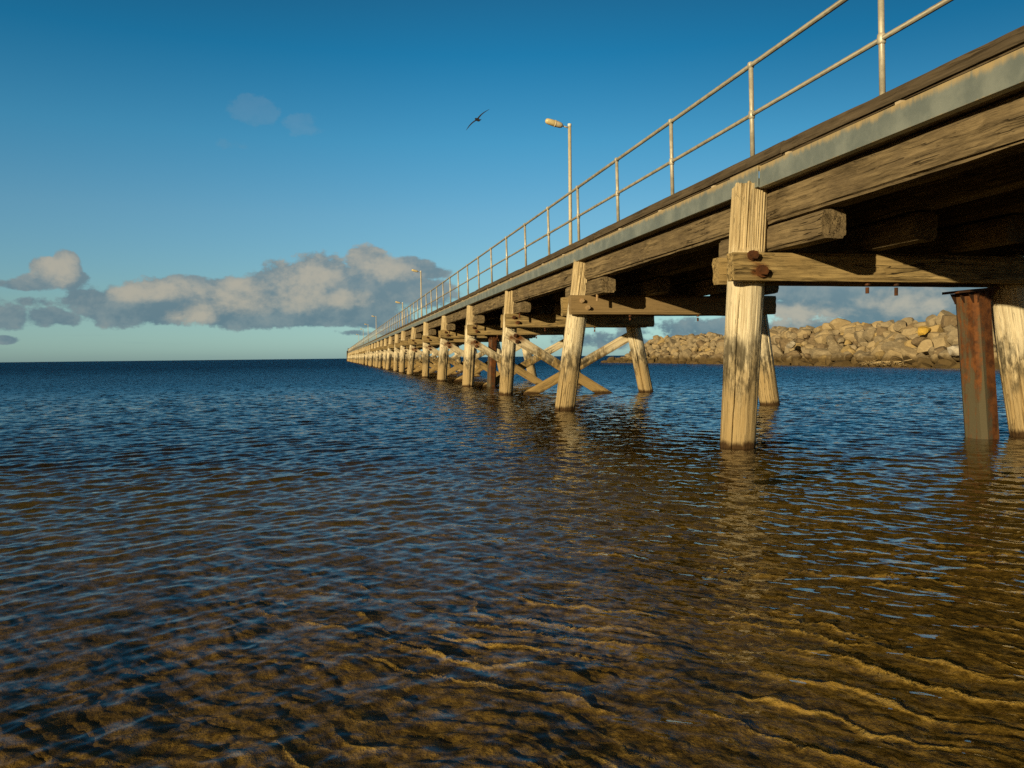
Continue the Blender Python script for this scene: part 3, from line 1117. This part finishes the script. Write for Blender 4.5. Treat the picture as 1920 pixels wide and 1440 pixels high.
a1, b1 = rotc(38)
wob = fbm(X * 1.2, Y * 1.2, 0, 3, 3)
ph = a1 * 2 * math.pi / 0.21 + (wob - .5) * 13 + (fbm(X * 5, Y * 5, 0, 4, 3) - .5) * 3.4
ridge = (0.5 + 0.5 * np.sin(ph)) ** 44  # thin ridges shaped to stand in for refracted light lines
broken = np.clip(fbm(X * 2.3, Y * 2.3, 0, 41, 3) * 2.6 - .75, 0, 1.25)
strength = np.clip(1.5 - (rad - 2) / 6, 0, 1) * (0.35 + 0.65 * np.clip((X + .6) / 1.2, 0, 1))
lump = fbm(X * 4.5, Y * 4.5, 0, 8, 4)
Z = -depth(X, Y) + ridge * 0.017 * strength * broken + 0.008 * np.clip(1.5 - rad / 5, 0, 1) * (0.5 + 0.5 * np.sin(ph * 2.6 + 6 * wob)) ** 3 * np.clip(fbm(X * 1.7, Y * 1.7, 0, 47, 2) * 3 - 1, 0, 1) + (fbm(X * 17, Y * 17, 0, 43, 3) - .5) * 0.02 * np.clip(1.3 - rad / 6, 0, 1) + (lump - .5) * 0.07 * np.clip(1.4 - rad / 9, 0, 1)
Z += (fbm(X * .6, Y * .6, 0, 31, 3) - .5) * 0.12 * np.clip(rad / 3, 0, 1)
Z = np.minimum(Z, -0.035)
me = np_mesh('seabed', np.stack([X, Y, Z], -1).reshape(-1, 3), Fq, True, {'crest': (ridge * strength * broken + (lump - .5) * .35).ravel()})  # crest: mask of the painted caustic lines, plus random lumps
m, t = new_mat('sandy_seabed')
geo = t.n('ShaderNodeNewGeometry')
P = geo.outputs['Position']
n1 = t.noise(P, 1.4, 5, 0.6)
n2 = t.noise(P, 9.0, 6, 0.7)
n3 = t.noise(P, 60.0, 4, 0.7)
n4 = t.noise(P, 0.35, 3, 0.6)
sand = t.mix(t.step(n2, 0.3, 0.7), (0.66, 0.43, 0.10), (0.86, 0.63, 0.2))
weed = t.mix(t.step(n2, 0.35, 0.65), (0.07, 0.045, 0.014), (0.24, 0.16, 0.05))
sx = t.sep(P)
f = t.m('ADD', t.m('MULTIPLY', n1, 0.55), t.m('MULTIPLY', n2, 0.45))
f = t.m('ADD', f, t.step(sx[0], -1.6, 1.6, 0.06, -0.05))
f = t.m('ADD', f, t.step(sx[1], 1.5, 18.0, -0.03, 0.10))
caustic_line = t.n('ShaderNodeAttribute', attribute_name='crest')
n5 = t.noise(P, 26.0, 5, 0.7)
unlit_sand = t.mix(t.step(n5, 0.35, 0.65), (0.10, 0.064, 0.014), (0.36, 0.24, 0.055))  # darker mottled bed between the painted light lines
sand = t.mix(t.step(t.m('ADD', caustic_line.outputs['Fac'], t.m('MULTIPLY', t.m('SUBTRACT', n5, 0.5), 0.9)), 0.2, 0.62), unlit_sand, sand)  # caustic light put into the colour: bright sand along the ridge lines
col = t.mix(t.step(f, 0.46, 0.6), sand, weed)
col = t.mix(t.step(n3, 0.62, 0.75, 0, 0.6), col, (0.62, 0.46, 0.2))
col = t.mix(t.step(n3, 0.25, 0.36, 0.6, 0.0), col, (0.05, 0.03, 0.01))
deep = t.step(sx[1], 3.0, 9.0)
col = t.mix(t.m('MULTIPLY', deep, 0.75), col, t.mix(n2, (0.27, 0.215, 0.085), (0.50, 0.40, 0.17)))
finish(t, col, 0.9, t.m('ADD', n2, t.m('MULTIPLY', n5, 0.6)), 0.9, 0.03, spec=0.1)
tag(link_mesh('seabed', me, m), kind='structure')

# water surface
rs = np.concatenate([[0.02, 0.4], np.geomspace(0.8, 70, 1100), np.geomspace(71, 12000, 70)])
ta = th_axis((R(-34), R(60)), None, R(0.125), 46)
X, Y, Fq = polar(rs, ta)
rad = np.hypot(X, Y)
drr = rad * 0.0041
Z = np.zeros_like(X)
r4 = random.Random(77)
wa = 1 / (1 + np.exp(-((X * 0.9 - Y * 0.16) + .2) * 1.3))       # set from the jetty side, strongest near right
patch = 0.55 + 0.9 * fbm(X * .35, Y * .35, 0, 55, 3)
warps = [[fbm(X * q + 7 * a, Y * q, 0, 60 + a, 2) - .5 for a in range(3)] for q in (4.6, 1.8, .6)]
comps = []
for k in range(26):
    lam = 0.036 * (14 ** (k / 25.0))
    for fam, (mean, spread) in enumerate(((38, 20), (122, 30), (78, 60))):
        ang = R(r4.gauss(mean, spread * (.7 if lam > .3 else 1)))
        comps.append((lam * r4.uniform(.93, 1.07), ang, fam))
sh = np.clip(rad / 7.0, .42, .92)
for lam, ang, fam in comps:
    kk = 2 * math.pi / lam
    amp = 0.0112 * lam * (lam / .10) ** (.3 if lam < .10 else -.62)
    w = wa if fam == 0 else (1 - wa) * 1.0 + .12 if fam == 1 else 0.55
    res = np.clip((lam / (3.0 * np.maximum(drr, rad * .0021)) - .6), 0, 1)
    ph = kk * (X * math.cos(ang) + Y * math.sin(ang)) + r4.uniform(0, 6.28)
    ph = ph + 4.4 * warps[0 if lam < .09 else 1 if lam < .24 else 2][fam]
    sn = np.sin(ph)
    Z += amp * w * res * (sn + 0.3 * (sn * sn * 2 - 1)) * sh * patch
Z *= 1.0
me = np_mesh('water', np.stack([X, Y, Z], -1).reshape(-1, 3), Fq, True)
m, t = new_mat('sea_water')
geo = t.n('ShaderNodeNewGeometry')
P = geo.outputs['Position']
sx = t.sep(P)
dist_ = t.vm('LENGTH', P)
P2 = t.vm('MULTIPLY', P, (1.0, 1.0, 0.0))


def slope_noise(scale, detail, rough):
    nd = t.n('ShaderNodeTexNoise')
    t.put(nd.inputs['Vector'], P2)
    nd.inputs['Scale'].default_value = scale
    nd.inputs['Detail'].default_value = detail
    nd.inputs['Roughness'].default_value = rough
    return t.vm('MULTIPLY', t.vm('SUBTRACT', nd.outputs['Color'], (0.5, 0.5, 0.5)), (1.0, 1.0, 0.0))


def vscale(v, f):
    nd = t.n('ShaderNodeVectorMath', operation='SCALE')
    t.put(nd.inputs[0], v)
    t.put(nd.inputs['Scale'], f)
    return nd.outputs[0]


k_far = t.step(dist_, 5.0, 32.0, 0.22, 1.75)
sl = vscale(slope_noise(6.0, 3, 0.6), k_far)
sl = t.vm('ADD', sl, vscale(slope_noise(0.5, 2, 0.5), t.step(dist_, 14.0, 90.0, 0.0, 1.2)))
sl = t.vm('ADD', sl, vscale(slope_noise(17.0, 3, 0.6), t.step(dist_, 2.0, 8.0, 0.26, 0.34)))
# wavelets seen edge-on show the side that leans towards the eye
inc = t.vm('NORMALIZE', t.vm('MULTIPLY', geo.outputs['Incoming'], (1.0, 1.0, 0.0)))
dd = t.vm('DOT_PRODUCT', sl, inc)
away = t.m('MULTIPLY', t.m('MINIMUM', dd, 0.0), t.step(dist_, 6.0, 40.0, 0.0, -1.75))
sl = t.vm('ADD', sl, vscale(inc, t.m('ADD', away, t.step(dist_, 3.0, 110.0, 0.055, 0.135))))
nrm = t.vm('NORMALIZE', t.vm('ADD', geo.outputs['Normal'], sl))


class _B:
    outputs = [nrm]


bp = _B()
cosi = t.m('ABSOLUTE', t.vm('DOT_PRODUCT', geo.outputs['Incoming'], nrm))
fres = t.m('MULTIPLY_ADD', t.m('POWER', t.m('SUBTRACT', 1.0, cosi, clamp=True), 5.0), 0.98, 0.02)
gl = t.n('ShaderNodeBsdfGlossy')
gl.inputs['Roughness'].default_value = 0.03
t.link(bp.outputs[0], gl.inputs['Normal'])
tr = t.n('ShaderNodeBsdfTransparent')
rf = t.n('ShaderNodeBsdfRefraction')
rf.inputs['IOR'].default_value = 1.333
rf.inputs['Roughness'].default_value = 0.0
t.link(bp.outputs[0], rf.inputs['Normal'])
thru = t.n('ShaderNodeMixShader')
thru.inputs[0].default_value = 0.25
t.link(tr.outputs[0], thru.inputs[1])
t.link(rf.outputs[0], thru.inputs[2])
mx = t.n('ShaderNodeMixShader')
t.link(fres, mx.inputs[0])
t.link(thru.outputs[0], mx.inputs[1])
t.link(gl.outputs[0], mx.inputs[2])
va = t.n('ShaderNodeVolumeAbsorption')
va.inputs['Color'].default_value = (0.80, 0.72, 0.25, 1)
va.inputs['Density'].default_value = 0.42
o = t.n('ShaderNodeOutputMaterial')
t.link(mx.outputs[0], o.inputs['Surface'])
t.link(va.outputs[0], o.inputs['Volume'])
water = link_mesh('water', me, m)
tag(water, kind='structure')

# ================================================================== LIGHT + SKY
SUN_EL, SUN_AZ = R(12.3), math.atan2(-math.sin(R(49)), -math.cos(R(49)))
sd = Vector((math.cos(SUN_EL) * math.sin(SUN_AZ), math.cos(SUN_EL) * math.cos(SUN_AZ), math.sin(SUN_EL)))
sun = bpy.data.lights.new('sun', 'SUN')
sun.energy = 5.0
sun.angle = R(0.5)
sun.color = (1.0, 0.77, 0.42)
so = bpy.data.objects.new('sun', sun)
COL.objects.link(so)
so.rotation_euler = (-sd).to_track_quat('-Z', 'Y').to_euler()

world = bpy.data.worlds.new('World')
scene.world = world
world.use_nodes = True
t = NT(world.node_tree)
sky = t.n('ShaderNodeTexSky', sky_type='NISHITA')
sky.sun_disc = False
sky.sun_elevation = SUN_EL
sky.sun_rotation = SUN_AZ % (2 * math.pi)
sky.air_density = 1.0
sky.dust_density = 0.6
sky.ozone_density = 1.5
tc = t.n('ShaderNodeTexCoord')
D = t.vm('NORMALIZE', tc.outputs['Generated'])
sp = t.sep(D)
az = t.m('ARCTAN2', sp[0], sp[1])
el = t.m('ARCSINE', sp[2])
# ---- colour of the clear sky by height, strongest opposite the sun
e1 = 45.0
tint = t.ramp(t.step(el, 0.0, R(e1), smooth=False), [(0.0, (.70, 1.2, 1.95)), (0.7 / e1, (.70, 1.2, 1.9)), (3.5 / e1, (.63, .94, 1.19)), (9.7 / e1, (.54, .98, 1.2)),
                                        (14.5 / e1, (.32, .97, 1.22)), (20 / e1, (.1, .78, 1.08)), (26 / e1, (.11, .56, .76)), (33 / e1, (.16, .40, .48)), (1.0, (.2, .33, .38))])
opp = t.step(t.vm('DOT_PRODUCT', D, tuple(Vector((sd.x, sd.y, 0)).normalized())), -0.35, 0.45, 1.0, 0.0)
tint = t.mix(opp, (0.28, 0.23, 0.17), tint)
lum = t.m('MULTIPLY', 1.0, 0.1)
clear = t.mix(1.0, sky.outputs[0], tint, 'MULTIPLY')
side = t.step(az, R(5), R(48))
clear = t.mix(t.m('MULTIPLY', side, t.step(el, R(4), R(20))), clear, t.mix(1.0, clear, (0.62, 0.64, 0.66), 'MULTIPLY'))

# ---- clouds: soft clumps at fixed compass bearings and heights, broken up by noise
BLOBS = []
for (cx, cy_, rx, ry, w) in [
        (86, 502, 24, 20, 1.0), (122, 500, 22, 26, 1.0), (128, 524, 30, 18, 1.0), (92, 524, 42, 12, 1.0), (60, 534, 55, 10, .7), (140, 536, 30, 14, .7), (60, 566, 34, 9, .4), (95, 594, 52, 16, .7), (10, 592, 40, 22, .8), (5, 637, 26, 7, .7),
        (165, 562, 44, 24, .95), (225, 574, 75, 34, 1.1), (330, 566, 120, 42, 1.2), (450, 568, 120, 44, 1.3), (560, 552, 100, 56, 1.3), (600, 515, 62, 40, 1.1), (692, 492, 46, 32, 1.1),
        (750, 505, 75, 22, 1.0), (800, 512, 50, 12, .9), (680, 545, 120, 50, 1.3), (770, 550, 80, 32, 1.0), (560, 590, 230, 22, 1.2), (715, 600, 80, 18, .9), (690, 624, 70, 7, .5),
        (474, 206, 46, 26, .9), (574, 233, 42, 22, .9), (438, 272, 30, 18, .4),
        (1500, 560, 130, 50, .75), (1660, 575, 130, 45, .95), (1830, 590, 140, 60, .9), (1560, 615, 200, 22, .8), (1300, 622, 130, 26, .55), (1120, 640, 100, 18, .55),
        (1010, 600, 80, 20, .5), (2150, 560, 200, 70, .8), (-250, 570, 170, 60, 1.0), (-500, 610, 160, 30, .8)]:
    u_, v_ = pix_angles(cx, cy_)
    BLOBS.append((u_, v_, rx / F_PX, ry / F_PX, w))
LITS = []
for (cx, cy_, rx, ry) in [(92, 498, 20, 16), (122, 506, 16, 22), (300, 545, 50, 16), (365, 585, 40, 16), (250, 548, 30, 12), (440, 560, 60, 20), (575, 520, 50, 34), (565, 548, 40, 26), (690, 486, 42, 26), (460, 540, 40, 14),
                          (740, 512, 40, 14), (640, 560, 40, 14), (476, 204, 60, 26), (572, 228, 56, 24), (1700, 570, 60, 20), (1500, 590, 70, 16), (1600, 640, 90, 16), (1320, 640, 60, 10), (2150, 540, 90, 30), (-250, 550, 80, 30)]:
    u_, v_ = pix_angles(cx, cy_)
    LITS.append((u_, v_, rx / F_PX, ry / F_PX, 1.0))
AE = t.comb(az, el, 0.0)
big = t.noise(t.vm('MULTIPLY', AE, (1.0, 1.35, 1.0)), 13.0, 8, 0.58, 0.3)
fine = t.noise(t.vm('MULTIPLY', AE, (1.0, 1.3, 1.0)), 55.0, 8, 0.62)


def blob_field(lst, k):
    fld = None
    for (u_, v_, a_, b_, w) in lst:
        q = t.vm('MULTIPLY', t.vm('SUBTRACT', AE, (u_, v_, 0.0)), (1 / a_, 1 / b_, 0.0))
        q = t.m('MULTIPLY_ADD', t.vm('DOT_PRODUCT', q, q), -k * w, w)
        fld = q if fld is None else t.m('SMOOTH_MAX', fld, q, 0.2)
    return t.m('MAXIMUM', fld, -1.0)


field = blob_field(BLOBS, 0.7)
litf = blob_field(LITS, 0.6)


def dens_at(off):
    b_ = t.noise(t.vm('MULTIPLY', t.vm('ADD', AE, off), (1.0, 1.35, 1.0)), 15.0, 8, 0.6, 0.25)
    return b_


n0 = dens_at((0.0, 0.0, 0.0))
n1 = dens_at((-0.012, 0.012, 0.0))
dens = t.m('ADD', field, t.m('MULTIPLY', t.m('SUBTRACT', n0, 0.5), 2.0))
dens = t.m('ADD', dens, t.m('MULTIPLY', t.m('SUBTRACT', fine, 0.5), 1.25))
cover = t.m('MULTIPLY', t.step(dens, 0.16, 0.52), t.step(field, -0.4, 0.2))
relief = t.m('ADD', t.m('MULTIPLY', t.m('SUBTRACT', n0, n1), 2.4), t.m('MULTIPLY', t.m('SUBTRACT', fine, 0.5), 1.0))
lit = t.step(t.m('ADD', t.m('MULTIPLY', litf, 0.75), t.m('MULTIPLY', relief, 1.4)), -0.55, 1.15)
tone = t.step(t.m('ADD', t.m('MULTIPLY', t.m('SUBTRACT', n0, n1), 3.0), t.m('MULTIPLY', t.m('SUBTRACT', fine, 0.5), 0.8)), -0.35, 0.4)
lowf = t.step(el, R(2.0), R(5.5))
shade = t.mix(tone, t.mix(lowf, (0.11, 0.19, 0.24), (0.15, 0.225, 0.265)), t.mix(lowf, (0.18, 0.255, 0.285), (0.235, 0.285, 0.295)))
ccol = t.mix(t.m('MULTIPLY', lit, 0.85), shade, (0.47, 0.425, 0.335))
cover = t.m('MULTIPLY', cover, t.step(el, R(9), R(13), 0.93, 0.095))
streak = t.noise(t.vm('MULTIPLY', AE, (6.0, 130.0, 1.0)), 1.0, 4, 0.6)
thin = t.m('MULTIPLY', t.step(streak, 0.55, 0.8), t.step(el, R(0.2), R(2.4), 0.4, 0.0))
bg = t.n('ShaderNodeBackground')
bg.inputs['Strength'].default_value = 0.1
col = t.mix(thin, clear, (1.9, 3.0, 3.1))
t.link(col, bg.inputs['Color'])
bc = t.n('ShaderNodeBackground')
bc.inputs['Strength'].default_value = 1.0
t.link(ccol, bc.inputs['Color'])
ms = t.n('ShaderNodeMixShader')
t.link(cover, ms.inputs[0])
t.link(bg.outputs[0], ms.inputs[1])
t.link(bc.outputs[0], ms.inputs[2])
o = t.n('ShaderNodeOutputWorld')
t.link(ms.outputs[0], o.inputs['Surface'])
